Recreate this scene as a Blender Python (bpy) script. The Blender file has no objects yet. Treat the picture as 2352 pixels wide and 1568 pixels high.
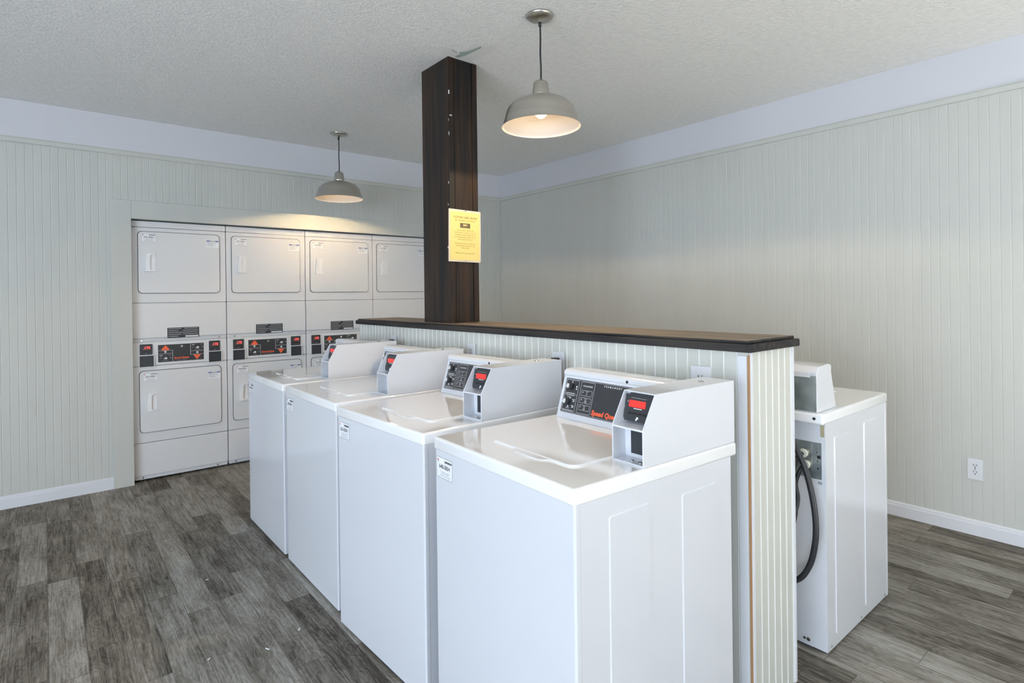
import bpy, bmesh, math, random
from mathutils import Matrix, Vector

random.seed(7)
scene = bpy.context.scene
COL = scene.collection

# ------------------------------------------------------------------ camera
IMG_W, IMG_H = 2352.0, 1568.0
F_PX, CX, CY = 1296.57, 1150.08, 679.69
yaw, roll, pitch = math.radians(38.9821), math.radians(-0.6982), math.radians(-0.0933)
Fv = Vector((math.sin(yaw) * math.cos(pitch), math.cos(yaw) * math.cos(pitch), math.sin(pitch)))
R0 = Vector((math.cos(yaw), -math.sin(yaw), 0.0))
U0 = R0.cross(Fv)
RT = R0 * math.cos(roll) + U0 * math.sin(roll)
UP = U0 * math.cos(roll) - R0 * math.sin(roll)
CAM_H = 1.3612
cam_data = bpy.data.cameras.new('camera')
cam = bpy.data.objects.new('camera', cam_data)
COL.objects.link(cam)
cam.matrix_world = Matrix(((RT.x, UP.x, -Fv.x, 0), (RT.y, UP.y, -Fv.y, 0), (RT.z, UP.z, -Fv.z, CAM_H), (0, 0, 0, 1)))
cam_data.sensor_fit = 'HORIZONTAL'
cam_data.sensor_width = 36.0
cam_data.lens = F_PX / IMG_W * 36.0
cam_data.shift_x = (IMG_W / 2 - CX) / IMG_W
cam_data.shift_y = -(IMG_H / 2 - CY) / IMG_W
cam_data.clip_start = 0.02
scene.camera = cam

# ------------------------------------------------------------------ colour management, world, daylight
scene.view_settings.view_transform = 'Standard'
scene.view_settings.look = 'None'
scene.view_settings.gamma = 1.0
scene.view_settings.use_curve_mapping = False
scene.view_settings.exposure = -0.20
world = bpy.data.worlds.new('world')
scene.world = world
world.use_nodes = True
bg = world.node_tree.nodes['Background']
bg.inputs[0].default_value = (0.72, 0.84, 1.0, 1)
bg.inputs[1].default_value = 1.0

# room extents
XL, XR, YF, YB, ZC = -4.6, 4.0038, -4.6, 4.9319, 2.697
ZM1, ZM2, ZBASE = 2.4545, 2.4148, 0.0846
WIN_L = (-4.0, 1.6, 0.15, 2.5)      # opening in the left wall: y0, y1, z0, z1
WIN_F = (0.6, 3.75, 0.15, 2.5)     # opening in the front wall: x0, x1, z0, z1


def area_light(name, loc, direction, sx, sy, power, color):
    ld = bpy.data.lights.new(name, 'AREA')
    ld.shape = 'RECTANGLE'
    ld.size, ld.size_y = sx, sy
    ld.energy = power
    ld.color = color
    o = bpy.data.objects.new(name, ld)
    COL.objects.link(o)
    o.location = loc
    o.rotation_euler = Vector(direction).to_track_quat('-Z', 'Y').to_euler()
    return o


area_light('daylight_left_window', (XL - 0.05, (WIN_L[0] + WIN_L[1]) / 2, (WIN_L[2] + WIN_L[3]) / 2), (1, 0, 0),
           WIN_L[1] - WIN_L[0], WIN_L[3] - WIN_L[2], 430.0, (0.72, 0.85, 1.0))
area_light('daylight_front_window', ((WIN_F[0] + WIN_F[1]) / 2, YF - 0.05, (WIN_F[2] + WIN_F[3]) / 2), (0, 1, 0),
           WIN_F[1] - WIN_F[0], WIN_F[3] - WIN_F[2], 4.0, (0.95, 0.97, 1.0))
# added fill lights by the two openings, tilted up to brighten the ceiling
area_light('ceiling_fill_left', (XL + 0.1, -1.0, 0.4), (0.5, 0, 1.0), 5.0, 0.8, 130.0, (0.90, 0.94, 1.0))
area_light('ceiling_fill_front', (2.2, YF - 0.05, 0.55), (0, 0.5, 1.0), 3.0, 0.8, 8.0, (1.0, 0.98, 0.94))
# added sun through the front opening: bounces off the unseen floor to brighten the ceiling
sun_d = bpy.data.lights.new('sun', 'SUN')
sun_d.energy = 215.0
sun_d.angle = math.radians(0.6)
sun_d.color = (0.92, 0.97, 1.0)
sun = bpy.data.objects.new('sun', sun_d)
COL.objects.link(sun)
sun.rotation_euler = Vector((0.03, 1.0, -math.tan(math.radians(39.0)))).to_track_quat('-Z', 'Y').to_euler()
scene.cycles.caustics_reflective = False
scene.cycles.caustics_refractive = False


# ------------------------------------------------------------------ materials
def mat(name, color, rough=0.5, metal=0.0, coat=0.0, emit=None, emit_s=0.0, spec=0.5):
    m = bpy.data.materials.new(name)
    m.use_nodes = True
    b = m.node_tree.nodes['Principled BSDF']
    b.inputs['Base Color'].default_value = (*color, 1)
    b.inputs['Roughness'].default_value = rough
    b.inputs['Metallic'].default_value = metal
    b.inputs['Specular IOR Level'].default_value = spec
    b.inputs['Coat Weight'].default_value = coat
    b.inputs['Coat Roughness'].default_value = 0.06
    if emit:
        b.inputs['Emission Color'].default_value = (*emit, 1)
        b.inputs['Emission Strength'].default_value = emit_s
    return m


def nodes_of(m):
    nt = m.node_tree
    return nt, nt.nodes, nt.links, nt.nodes['Principled BSDF']


def vary(m, c0, c1, scale=(1, 1, 1), nscale=6.0, detail=4.0, lo=0.35, hi=0.65, bump=0.0, bscale=None, dist=0.002):
    """mix two colours with a stretched noise, optional bump from a second noise"""
    nt, N, L, b = nodes_of(m)
    tc = N.new('ShaderNodeTexCoord')
    mp = N.new('ShaderNodeMapping')
    mp.inputs['Scale'].default_value = scale
    nz = N.new('ShaderNodeTexNoise')
    nz.inputs['Scale'].default_value = nscale
    nz.inputs['Detail'].default_value = detail
    rp = N.new('ShaderNodeValToRGB')
    rp.color_ramp.elements[0].position = lo
    rp.color_ramp.elements[1].position = hi
    rp.color_ramp.elements[0].color = (*c0, 1)
    rp.color_ramp.elements[1].color = (*c1, 1)
    L.new(tc.outputs['Object'], mp.inputs['Vector'])
    L.new(mp.outputs['Vector'], nz.inputs['Vector'])
    L.new(nz.outputs['Fac'], rp.inputs['Fac'])
    L.new(rp.outputs['Color'], b.inputs['Base Color'])
    if bump:
        n2 = N.new('ShaderNodeTexNoise')
        n2.inputs['Scale'].default_value = bscale or nscale
        n2.inputs['Detail'].default_value = 3.0
        bp = N.new('ShaderNodeBump')
        bp.inputs['Strength'].default_value = bump
        bp.inputs['Distance'].default_value = dist
        L.new(tc.outputs['Object'], n2.inputs['Vector'])
        L.new(n2.outputs['Fac'], bp.inputs['Height'])
        L.new(bp.outputs['Normal'], b.inputs['Normal'])
    return m


M = {}
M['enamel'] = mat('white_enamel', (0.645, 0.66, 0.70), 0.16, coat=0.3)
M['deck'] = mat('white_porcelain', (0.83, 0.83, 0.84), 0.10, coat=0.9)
M['dryer'] = mat('dryer_enamel', (0.68, 0.68, 0.69), 0.32)
M['dryer_grey'] = mat('dryer_grey_strip', (0.60, 0.61, 0.63), 0.35)
M['gap_and_screen'] = mat('dark_gap_and_screen', (0.05, 0.05, 0.055), 0.6)
M['black'] = mat('black_plastic', (0.02, 0.02, 0.022), 0.45)
M['black_panel'] = mat('charcoal_panel', (0.035, 0.036, 0.04), 0.4)
M['cup'] = mat('dark_coin_cup', (0.03, 0.033, 0.04), 0.35)
M['white_print'] = mat('white_print', (0.72, 0.72, 0.72), 0.5)
M['grey_print'] = mat('grey_print', (0.30, 0.30, 0.31), 0.5)
M['ink'] = mat('dark_ink', (0.03, 0.03, 0.035), 0.6)
M['ink_grey'] = mat('grey_ink', (0.30, 0.31, 0.33), 0.6)
M['orange'] = mat('orange_print', (0.85, 0.13, 0.05), 0.5)
M['red_ink'] = mat('red_ink', (0.6, 0.05, 0.05), 0.5)
M['blue_ink'] = mat('blue_ink', (0.06, 0.10, 0.33), 0.5)
M['sticker'] = mat('sticker_white', (0.80, 0.81, 0.84), 0.35)
M['led'] = mat('red_display', (0.30, 0.02, 0.02), 0.3, emit=(1.0, 0.06, 0.045), emit_s=0.75)
M['led_digit'] = mat('red_digits', (0.4, 0.02, 0.02), 0.3, emit=(1.0, 0.10, 0.08), emit_s=1.6)
M['chrome'] = mat('chrome', (0.72, 0.72, 0.72), 0.18, metal=1.0)
M['knob_grey'] = mat('knob_grey', (0.60, 0.61, 0.62), 0.4)
M['brass'] = mat('brass', (0.62, 0.55, 0.36), 0.35, metal=0.6)
M['valve_cap'] = mat('valve_cap', (0.66, 0.66, 0.56), 0.4)
M['rubber'] = mat('black_rubber', (0.022, 0.023, 0.027), 0.42)
M['plate'] = mat('outlet_plate', (0.66, 0.67, 0.70), 0.35)
M['frieze'] = mat('white_wall_paint', (0.60, 0.605, 0.64), 0.75)
M['trim_white'] = mat('white_trim_paint', (0.66, 0.67, 0.70), 0.45)
M['paper'] = mat('yellow_paper', (0.58, 0.51, 0.20), 0.7)
M['sleeve'] = mat('clear_sleeve', (0.55, 0.52, 0.46), 0.2)
M['sign_ink'] = mat('sign_ink', (0.14, 0.11, 0.03), 0.7)
M['sign_box'] = mat('sign_box', (0.11, 0.09, 0.05), 0.7)
M['shade_in'] = mat('shade_inner_white', (0.80, 0.76, 0.70), 0.5)
M['bulb'] = mat('lit_bulb', (1, 0.9, 0.75), 0.4, emit=(1.0, 0.62, 0.27), emit_s=10.0)
M['cord'] = mat('black_cord', (0.012, 0.012, 0.013), 0.5)
M['raw_wood'] = mat('raw_wood', (0.36, 0.20, 0.09), 0.8)
M['scrap'] = mat('white_scrap', (0.8, 0.8, 0.8), 0.7)
M['frame'] = mat('window_frame_paint', (0.7, 0.71, 0.72), 0.5)

# brushed nickel with streaks around the axis
m = mat('brushed_nickel', (0.50, 0.48, 0.44), 0.30, metal=1.0)
M['nickel'] = vary(m, (0.50, 0.48, 0.44), (0.56, 0.54, 0.495), (1, 1, 25), 3.0)
m = mat('galvanised_steel', (0.42, 0.47, 0.49), 0.34, metal=0.85)
M['galv'] = vary(m, (0.30, 0.35, 0.37), (0.55, 0.60, 0.62), (1, 1, 1), 14.0, 6.0)
m = mat('cream_panel_paint', (0.60, 0.61, 0.54), 0.55)
M['panel'] = vary(m, (0.520, 0.526, 0.492), (0.536, 0.541, 0.507), (1, 1, 0.12), 9.0, 4.0)
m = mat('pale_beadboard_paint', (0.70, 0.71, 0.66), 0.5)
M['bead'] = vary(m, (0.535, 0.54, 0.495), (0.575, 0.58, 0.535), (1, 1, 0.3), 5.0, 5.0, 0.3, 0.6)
M['bead_white'] = mat('paler_bead', (0.66, 0.665, 0.635), 0.5)
m = mat('textured_ceiling', (0.62, 0.62, 0.605), 0.8)
M['ceiling'] = vary(m, (0.83, 0.83, 0.82), (0.88, 0.88, 0.87), (1, 1, 1), 30.0, 3.0, 0.35, 0.65, bump=0.75, bscale=75.0, dist=0.006)
M['ceiling_smooth'] = mat('smooth_ceiling_patch', (0.79, 0.79, 0.775), 0.8)
M['teal'] = mat('exposed_board', (0.36, 0.45, 0.43), 0.85)
m = mat('dark_stained_wood', (0.03, 0.022, 0.018), 0.36, spec=0.35)
M['pillar'] = vary(m, (0.006, 0.005, 0.005), (0.050, 0.024, 0.011), (9, 9, 0.55), 3.2, 7.0, 0.40, 0.78, bump=0.15, bscale=40.0, dist=0.002)
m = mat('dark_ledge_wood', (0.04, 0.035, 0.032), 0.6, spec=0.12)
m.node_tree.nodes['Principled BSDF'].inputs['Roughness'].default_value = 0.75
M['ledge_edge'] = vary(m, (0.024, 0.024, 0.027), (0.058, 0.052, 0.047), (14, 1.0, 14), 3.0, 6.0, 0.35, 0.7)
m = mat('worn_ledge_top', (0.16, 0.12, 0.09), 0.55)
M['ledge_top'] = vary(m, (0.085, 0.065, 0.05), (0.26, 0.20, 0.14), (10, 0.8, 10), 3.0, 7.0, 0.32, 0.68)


def floor_material():
    m = mat('grey_vinyl_plank', (0.14, 0.13, 0.12), 0.6, spec=0.10)
    nt, N, L, b = nodes_of(m)

    def math_(op, a, bb=None, clamp=False):
        n = N.new('ShaderNodeMath')
        n.operation = op
        n.use_clamp = clamp
        for i, v in enumerate((a, bb)):
            if v is None:
                continue
            if isinstance(v, (int, float)):
                n.inputs[i].default_value = v
            else:
                L.new(v, n.inputs[i])
        return n.outputs[0]

    tc = N.new('ShaderNodeTexCoord')
    sp = N.new('ShaderNodeSeparateXYZ')
    L.new(tc.outputs['Object'], sp.inputs[0])
    x, y = sp.outputs[0], sp.outputs[1]
    PW, PL = 0.1172, 0.93
    u = math_('DIVIDE', x, PW)
    row = math_('FLOOR', u)
    wn = N.new('ShaderNodeTexWhiteNoise')
    wn.noise_dimensions = '1D'
    L.new(row, wn.inputs['W'])
    v = math_('ADD', math_('DIVIDE', y, PL), math_('MULTIPLY', wn.outputs['Value'], 7.3))
    colm = math_('FLOOR', v)
    cb = N.new('ShaderNodeCombineXYZ')
    L.new(row, cb.inputs[0])
    L.new(colm, cb.inputs[1])
    w2 = N.new('ShaderNodeTexWhiteNoise')
    w2.noise_dimensions = '3D'
    L.new(cb.outputs[0], w2.inputs['Vector'])
    pid = w2.outputs['Value']
    # grain: stretched noise, shifted per plank
    gx = math_('MULTIPLY', x, 42.0)
    gy = math_('ADD', math_('MULTIPLY', y, 3.2), math_('MULTIPLY', pid, 40.0))
    g = N.new('ShaderNodeCombineXYZ')
    L.new(gx, g.inputs[0])
    L.new(gy, g.inputs[1])
    L.new(math_('MULTIPLY', pid, 17.0), g.inputs[2])
    n1 = N.new('ShaderNodeTexNoise')
    n1.inputs['Scale'].default_value = 1.0
    n1.inputs['Detail'].default_value = 7.0
    n1.inputs['Roughness'].default_value = 0.62
    n1.inputs['Distortion'].default_value = 1.8
    L.new(g.outputs[0], n1.inputs['Vector'])
    # fine streaks
    g2 = N.new('ShaderNodeCombineXYZ')
    L.new(math_('MULTIPLY', x, 190.0), g2.inputs[0])
    L.new(math_('ADD', math_('MULTIPLY', y, 5.0), math_('MULTIPLY', pid, 23.0)), g2.inputs[1])
    n2 = N.new('ShaderNodeTexNoise')
    n2.inputs['Scale'].default_value = 1.0
    n2.inputs['Detail'].default_value = 3.0
    L.new(g2.outputs[0], n2.inputs['Vector'])
    # broad smoky blotches
    g3 = N.new('ShaderNodeCombineXYZ')
    L.new(math_('MULTIPLY', x, 9.0), g3.inputs[0])
    L.new(math_('ADD', math_('MULTIPLY', y, 3.4), math_('MULTIPLY', pid, 31.0)), g3.inputs[1])
    n3 = N.new('ShaderNodeTexNoise')
    n3.inputs['Scale'].default_value = 1.0
    n3.inputs['Detail'].default_value = 3.0
    L.new(g3.outputs[0], n3.inputs['Vector'])
    t = math_('ADD', math_('MULTIPLY', n1.outputs['Fac'], 0.46), math_('MULTIPLY', n2.outputs['Fac'], 0.32))
    t = math_('ADD', t, math_('MULTIPLY', n3.outputs['Fac'], 0.34))
    rings = math_('SINE', math_('MULTIPLY', math_('ADD', n3.outputs['Fac'], math_('MULTIPLY', n1.outputs['Fac'], 0.06)), 95.0))
    t = math_('ADD', t, math_('MULTIPLY', rings, 0.028))
    t = math_('ADD', t, math_('MULTIPLY', math_('SUBTRACT', pid, 0.5), 0.20))
    rp = N.new('ShaderNodeValToRGB')
    e = rp.color_ramp.elements
    e[0].position = 0.38
    e[0].color = (0.062, 0.052, 0.043, 1)
    e[1].position = 0.76
    e[1].color = (0.40, 0.38, 0.35, 1)
    k = e.new(0.55)
    k.color = (0.200, 0.182, 0.154, 1)
    L.new(t, rp.inputs['Fac'])
    # seams between planks
    fu = math_('FRACT', u)
    fv = math_('FRACT', v)
    du = math_('MINIMUM', fu, math_('SUBTRACT', 1.0, fu))
    dv = math_('MINIMUM', fv, math_('SUBTRACT', 1.0, fv))
    seam = math_('MAXIMUM', math_('LESS_THAN', du, 0.010), math_('LESS_THAN', dv, 0.0014))
    mx = N.new('ShaderNodeMix')
    mx.data_type = 'RGBA'
    L.new(math_('MULTIPLY', seam, 0.55), mx.inputs['Factor'])
    L.new(rp.outputs['Color'], mx.inputs['A'])
    mx.inputs['B'].default_value = (0.035, 0.03, 0.026, 1)
    L.new(mx.outputs['Result'], b.inputs['Base Color'])
    bp = N.new('ShaderNodeBump')
    bp.inputs['Strength'].default_value = 0.12
    bp.inputs['Distance'].default_value = 0.001
    L.new(t, bp.inputs['Height'])
    L.new(bp.outputs['Normal'], b.inputs['Normal'])
    return m


M['floor'] = floor_material()


# ------------------------------------------------------------------ mesh helpers
class MB:
    def __init__(s):
        s.bm = bmesh.new()

    def box(s, x0, x1, y0, y1, z0, z1, m=0):
        v = [s.bm.verts.new(p) for p in ((x0, y0, z0), (x1, y0, z0), (x1, y1, z0), (x0, y1, z0),
                                         (x0, y0, z1), (x1, y0, z1), (x1, y1, z1), (x0, y1, z1))]
        for f in ((0, 3, 2, 1), (4, 5, 6, 7), (0, 1, 5, 4), (1, 2, 6, 5), (2, 3, 7, 6), (3, 0, 4, 7)):
            s.bm.faces.new([v[i] for i in f]).material_index = m
        return s

    def prism(s, pts, axis, lo, hi, m=0, smooth=False):
        def P(p, t):
            return {'x': (t, p[0], p[1]), 'y': (p[0], t, p[1]), 'z': (p[0], p[1], t)}[axis]
        a = [s.bm.verts.new(P(p, lo)) for p in pts]
        b = [s.bm.verts.new(P(p, hi)) for p in pts]
        n = len(pts)
        fs = [s.bm.faces.new(a[::-1]), s.bm.faces.new(b)]
        for i in range(n):
            f = s.bm.faces.new((a[i], a[(i + 1) % n], b[(i + 1) % n], b[i]))
            f.smooth = smooth
            fs.append(f)
        for f in fs:
            f.material_index = m
        return s

    def frame(s, outer, inner, axis, lo, hi, m=0):
        """ring between two outlines of equal length, extruded"""
        def P(p, t):
            return {'x': (t, p[0], p[1]), 'y': (p[0], t, p[1]), 'z': (p[0], p[1], t)}[axis]
        n = len(outer)
        o0 = [s.bm.verts.new(P(p, lo)) for p in outer]
        i0 = [s.bm.verts.new(P(p, lo)) for p in inner]
        o1 = [s.bm.verts.new(P(p, hi)) for p in outer]
        i1 = [s.bm.verts.new(P(p, hi)) for p in inner]
        for i in range(n):
            j = (i + 1) % n
            for q in ((o0[i], o0[j], o1[j], o1[i]), (i0[j], i0[i], i1[i], i1[j]),
                      (o1[i], o1[j], i1[j], i1[i]), (o0[j], o0[i], i0[i], i0[j])):
                s.bm.faces.new(q).material_index = m
        return s

    def lathe(s, prof, n=40, m=0, center=(0, 0), z0=0.0):
        rings = []
        for r, z in prof:
            if r < 1e-6:
                rings.append([s.bm.verts.new((center[0], center[1], z0 + z))])
            else:
                rings.append([s.bm.verts.new((center[0] + r * math.cos(2 * math.pi * i / n),
                                              center[1] + r * math.sin(2 * math.pi * i / n), z0 + z)) for i in range(n)])
        for k in range(len(rings) - 1):
            A, B = rings[k], rings[k + 1]
            for i in range(n):
                j = (i + 1) % n
                q = [A[i % len(A)], A[j % len(A)], B[j % len(B)], B[i % len(B)]]
                q = [v for t, v in enumerate(q) if v not in q[:t]]
                if len(q) > 2:
                    f = s.bm.faces.new(q)
                    f.smooth = True
                    f.material_index = m
        return s

    def tube(s, path, r, n=12, m=0, cap=True):
        path = [Vector(p) for p in path]
        rings = []
        prev = None
        for i, p in enumerate(path):
            t = (path[min(i + 1, len(path) - 1)] - path[max(i - 1, 0)]).normalized()
            ref = prev if prev is not None else (Vector((1, 0, 0)) if abs(t.x) < 0.9 else Vector((0, 1, 0)))
            a = (ref - t * ref.dot(t)).normalized()
            prev = a
            b = t.cross(a)
            rings.append([s.bm.verts.new(p + a * (r * math.cos(2 * math.pi * k / n)) + b * (r * math.sin(2 * math.pi * k / n))) for k in range(n)])
        for A, B in zip(rings, rings[1:]):
            for k in range(n):
                f = s.bm.faces.new((A[k], A[(k + 1) % n], B[(k + 1) % n], B[k]))
                f.smooth = True
                f.material_index = m
        if cap:
            for ring in (rings[0][::-1], rings[-1]):
                s.bm.faces.new(ring).material_index = m
        return s

    def cyl(s, c, axis, r, h, n=20, m=0):
        """cylinder from c along axis for h"""
        d = {'x': Vector((1, 0, 0)), 'y': Vector((0, 1, 0)), 'z': Vector((0, 0, 1))}[axis]
        return s.tube([Vector(c), Vector(c) + d * h], r, n, m)

    def poly(s, pts, m=0):
        s.bm.faces.new([s.bm.verts.new(p) for p in pts]).material_index = m
        return s

    def rect(s, u0, u1, v0, v1, w=0.0, m=0):
        return s.poly(((u0, v0, w), (u1, v0, w), (u1, v1, w), (u0, v1, w)), m)

    def outline(s, u0, u1, v0, v1, t, w=0.0, m=0, r=0.004):
        """flat rounded rectangular line"""
        o = rr(u0, u1, v0, v1, r, 3)
        i = rr(u0 + t, u1 - t, v0 + t, v1 - t, max(r - t, 0.0004), 3)
        n = len(o)
        ov = [s.bm.verts.new((p[0], p[1], w)) for p in o]
        iv = [s.bm.verts.new((p[0], p[1], w)) for p in i]
        for k in range(n):
            j = (k + 1) % n
            s.bm.faces.new((ov[k], ov[j], iv[j], iv[k])).material_index = m
        return s

    def make(s, name, mats, parent=None, bevel=0.0, seg=2, matrix=None, recalc=True, loc=None):
        if recalc:
            bmesh.ops.recalc_face_normals(s.bm, faces=s.bm.faces)
        me = bpy.data.meshes.new(name)
        s.bm.to_mesh(me)
        s.bm.free()
        for x in (mats if isinstance(mats, (list, tuple)) else [mats]):
            me.materials.append(M[x])
        o = bpy.data.objects.new(name, me)
        COL.objects.link(o)
        if parent:
            o.parent = parent
        if matrix is not None:
            o.matrix_local = matrix
        if loc is not None:
            o.location = loc
        if bevel:
            for p in me.polygons:
                p.use_smooth = True
            b = o.modifiers.new('bevel', 'BEVEL')
            b.width = bevel
            b.segments = seg
            b.limit_method = 'ANGLE'
            b.angle_limit = math.radians(38)
            b.harden_normals = True
        return o


def rr(x0, x1, y0, y1, r, n=5):
    pts = []
    for cx, cy, a in ((x1 - r, y1 - r, 0), (x0 + r, y1 - r, 90), (x0 + r, y0 + r, 180), (x1 - r, y0 + r, 270)):
        for k in range(n + 1):
            t = math.radians(a + 90.0 * k / n)
            pts.append((cx + r * math.cos(t), cy + r * math.sin(t)))
    return pts


def plane_matrix(o, U, V):
    U, V = Vector(U).normalized(), Vector(V).normalized()
    N = U.cross(V)
    return Matrix(((U.x, V.x, N.x, o[0]), (U.y, V.y, N.y, o[1]), (U.z, V.z, N.z, o[2]), (0, 0, 0, 1)))


FACE_NEG_X = ((0, -1, 0), (0, 0, 1))
FACE_NEG_Y = ((1, 0, 0), (0, 0, 1))


LETTER_CACHE = {}
NUMBER_OF = {}


def letter_mesh(body, size, align='CENTER', shear=0.0, bold=0.0, material='ink'):
    """lettering as a flat mesh"""
    key = (body, size, align, shear, bold, material)
    if key in LETTER_CACHE:
        return LETTER_CACHE[key]
    cu = bpy.data.curves.new('lettering', 'FONT')
    cu.body = body
    cu.size = size
    cu.align_x = align
    cu.align_y = 'CENTER'
    cu.shear = shear
    cu.offset = bold
    cu.resolution_u = 2
    tmp = bpy.data.objects.new('lettering_source', cu)
    COL.objects.link(tmp)
    dg = bpy.context.evaluated_depsgraph_get()
    me = bpy.data.meshes.new_from_object(tmp.evaluated_get(dg))
    me.name = 'lettering'
    me.materials.clear()
    me.materials.append(M[material])
    bpy.data.objects.remove(tmp)
    bpy.data.curves.remove(cu)
    LETTER_CACHE[key] = me
    NUMBER_OF[me.name] = key
    return me


def text(body, size, parent, u, v, w, material, name='lettering', align='CENTER', shear=0.0, bold=0.0, sx=1.0):
    o = bpy.data.objects.new(name, letter_mesh(body, size, align, shear, bold, material))
    COL.objects.link(o)
    o.parent = parent
    o.matrix_local = Matrix.Translation((u, v, w)) @ Matrix.Diagonal((sx, 1, 1, 1))
    return o


def renumber(root, old, new):
    for o in walk(root):
        key = NUMBER_OF.get(o.data.name) if o.type == 'MESH' else None
        if key and key[0] == old:
            o.data = letter_mesh(new, *key[1:])


def thing(name, label, cat, loc=(0, 0, 0), rotz=0.0, group=None):
    o = bpy.data.objects.new(name, None)
    COL.objects.link(o)
    o.location = loc
    o.rotation_euler = (0, 0, rotz)
    o.empty_display_size = 0.1
    return tag(o, label, cat, group)


def tag(o, label, cat, group=None):
    o['label'] = label
    o['category'] = cat
    if group:
        o['group'] = group
    return o


def struct(o):
    o['kind'] = 'structure'
    return o


def copy_tree(o, parent=None):
    c = o.copy()
    COL.objects.link(c)
    if parent:
        c.parent = parent
    for ch in list(o.children):
        copy_tree(ch, c)
    return c


def walk(o):
    yield o
    for ch in o.children:
        yield from walk(ch)


# ------------------------------------------------------------------ room shell
struct(MB().box(XL - 0.3, XR + 0.3, YF - 0.3, YB + 1.0, -0.1, 0.0).make('floor', 'floor'))
ceil_o = struct(MB().box(XL - 0.3, XR + 0.3, YF - 0.3, YB + 1.0, ZC, ZC + 0.1).make('ceiling', 'ceiling'))
PITCH = 0.0445


def bead_line(t0, t1, front, back, phase=0.0, seam_at=()):
    """plan outline of grooved panelling: list of (along, depth)"""
    pts = [(t0, front)]
    k = math.ceil((t0 + 0.008 - phase) / PITCH)
    while phase + k * PITCH < t1 - 0.008:
        t = phase + k * PITCH
        pts += [(t - 0.0035, front), (t - 0.0012, back), (t + 0.0012, back), (t + 0.0035, front)]
        k += 1
    pts.append((t1, front))
    return pts


# back wall (with the opening for the dryers)
DX0, DX1, DZ1 = 0.500, 3.094, 1.958
for nm, x0, x1, z0, z1 in (('wall_back_left', XL, DX0, 0, ZM2 + 0.01), ('wall_back_middle', DX0, DX1, DZ1, ZM2 + 0.01), ('wall_back_right', DX1, XR + 0.1, 0, ZM2 + 0.01)):
    w = MB()
    line = bead_line(x0, x1, YB, YB + 0.0016)
    w.prism(line + [(x1, YB + 0.1), (x0, YB + 0.1)], 'z', z0, z1, 0)
    w.box(x0, x1, YB, YB + 0.1, ZM2 + 0.01, ZC, 1)
    struct(w.make(nm, ['panel', 'frieze']))
# right wall
w = MB()
line = [(d, t) for t, d in bead_line(YF, YB, XR, XR + 0.0007)]
w.prism(line + [(XR + 0.1, YB), (XR + 0.1, YF)], 'z', 0, ZM2 + 0.01, 0)
w.box(XR, XR + 0.1, YF, YB, ZM2 + 0.01, ZC, 1)
struct(w.make('wall_right', ['panel', 'frieze']))
# left wall and front wall, both behind the camera, with their window openings
w = MB()
y0, y1, z0, z1 = WIN_L
for b in ((YF, y0, 0, ZC), (y1, YB, 0, ZC), (y0, y1, 0, z0), (y0, y1, z1, ZC)):
    w.box(XL - 0.1, XL, b[0], b[1], b[2], b[3])
struct(w.make('wall_left', 'frieze'))
w = MB()
x0, x1, z0, z1 = WIN_F
for b in ((XL - 0.1, x0, 0, ZC), (x1, XR + 0.1, 0, ZC), (x0, x1, 0, z0), (x0, x1, z1, ZC)):
    w.box(b[0], b[1], YF - 0.1, YF, b[2], b[3])
struct(w.make('wall_front', 'frieze'))


def window_frame(name, axis, a0, a1, z0, z1, at, mullions):
    f = MB()
    bars = [(a0, a0 + 0.06, z0, z1), (a1 - 0.06, a1, z0, z1), (a0, a1, z0, z0 + 0.06), (a0, a1, z1 - 0.06, z1)]
    bars += [(t - 0.025, t + 0.025, z0, z1) for t in mullions]
    for p in bars:
        if axis == 'y':
            f.box(at - 0.03, at + 0.02, p[0], p[1], p[2], p[3])
        else:
            f.box(p[0], p[1], at - 0.03, at + 0.02, p[2], p[3])
    struct(f.make(name, 'frame'))


window_frame('window_1', 'y', WIN_L[0], WIN_L[1], WIN_L[2], WIN_L[3], XL, (-2.6, -1.2, 0.2))
window_frame('window_2', 'x', WIN_F[0], WIN_F[1], WIN_F[2], WIN_F[3], YF, (1.65, 2.7))

# alcove behind the dryers
for nm, bx in (('wall_alcove_left', (DX0 - 0.06, DX0, YB + 0.1, YB + 0.85, 0, DZ1)), ('wall_alcove_right', (DX1, DX1 + 0.06, YB + 0.1, YB + 0.85, 0, DZ1)),
               ('wall_alcove_top', (DX0 - 0.06, DX1 + 0.06, YB + 0.1, YB + 0.85, DZ1, DZ1 + 0.06)), ('wall_alcove_back', (DX0 - 0.06, DX1 + 0.06, YB + 0.85, YB + 0.91, 0, DZ1))):
    struct(MB().box(*bx).make(nm, 'panel'))

# picture-rail mouldings, baseboards, casing
rail = [(0, ZM2), (-0.010, ZM2), (-0.013, ZM2 + 0.006), (-0.013, ZM1 - 0.012), (-0.008, ZM1 - 0.004), (-0.008, ZM1), (0, ZM1)]
struct(MB().prism([(YB + a, z) for a, z in rail], 'x', XL, XR).make('trim_1', 'panel'))
struct(MB().prism([(XR + a, z) for a, z in rail], 'y', YF, YB).make('trim_2', 'panel'))
base = [(0, 0), (-0.014, 0), (-0.014, ZBASE - 0.022), (-0.010, ZBASE - 0.017), (-0.010, ZBASE - 0.008), (-0.004, ZBASE), (0, ZBASE)]
struct(MB().prism([(YB + a, z) for a, z in base], 'x', XL, 0.3772).make('baseboard_back_left', 'trim_white'))
struct(MB().prism([(YB + a, z) for a, z in base], 'x', 3.22, XR).make('baseboard_back_right', 'trim_white'))
struct(MB().prism([(XR + a, z) for a, z in base], 'y', YF, YB).make('baseboard_right', 'trim_white'))
CAS = MB()
CAS.box(0.3772, DX0 + 0.003, YB - 0.019, YB + 0.1, 0, 2.0882)
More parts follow.
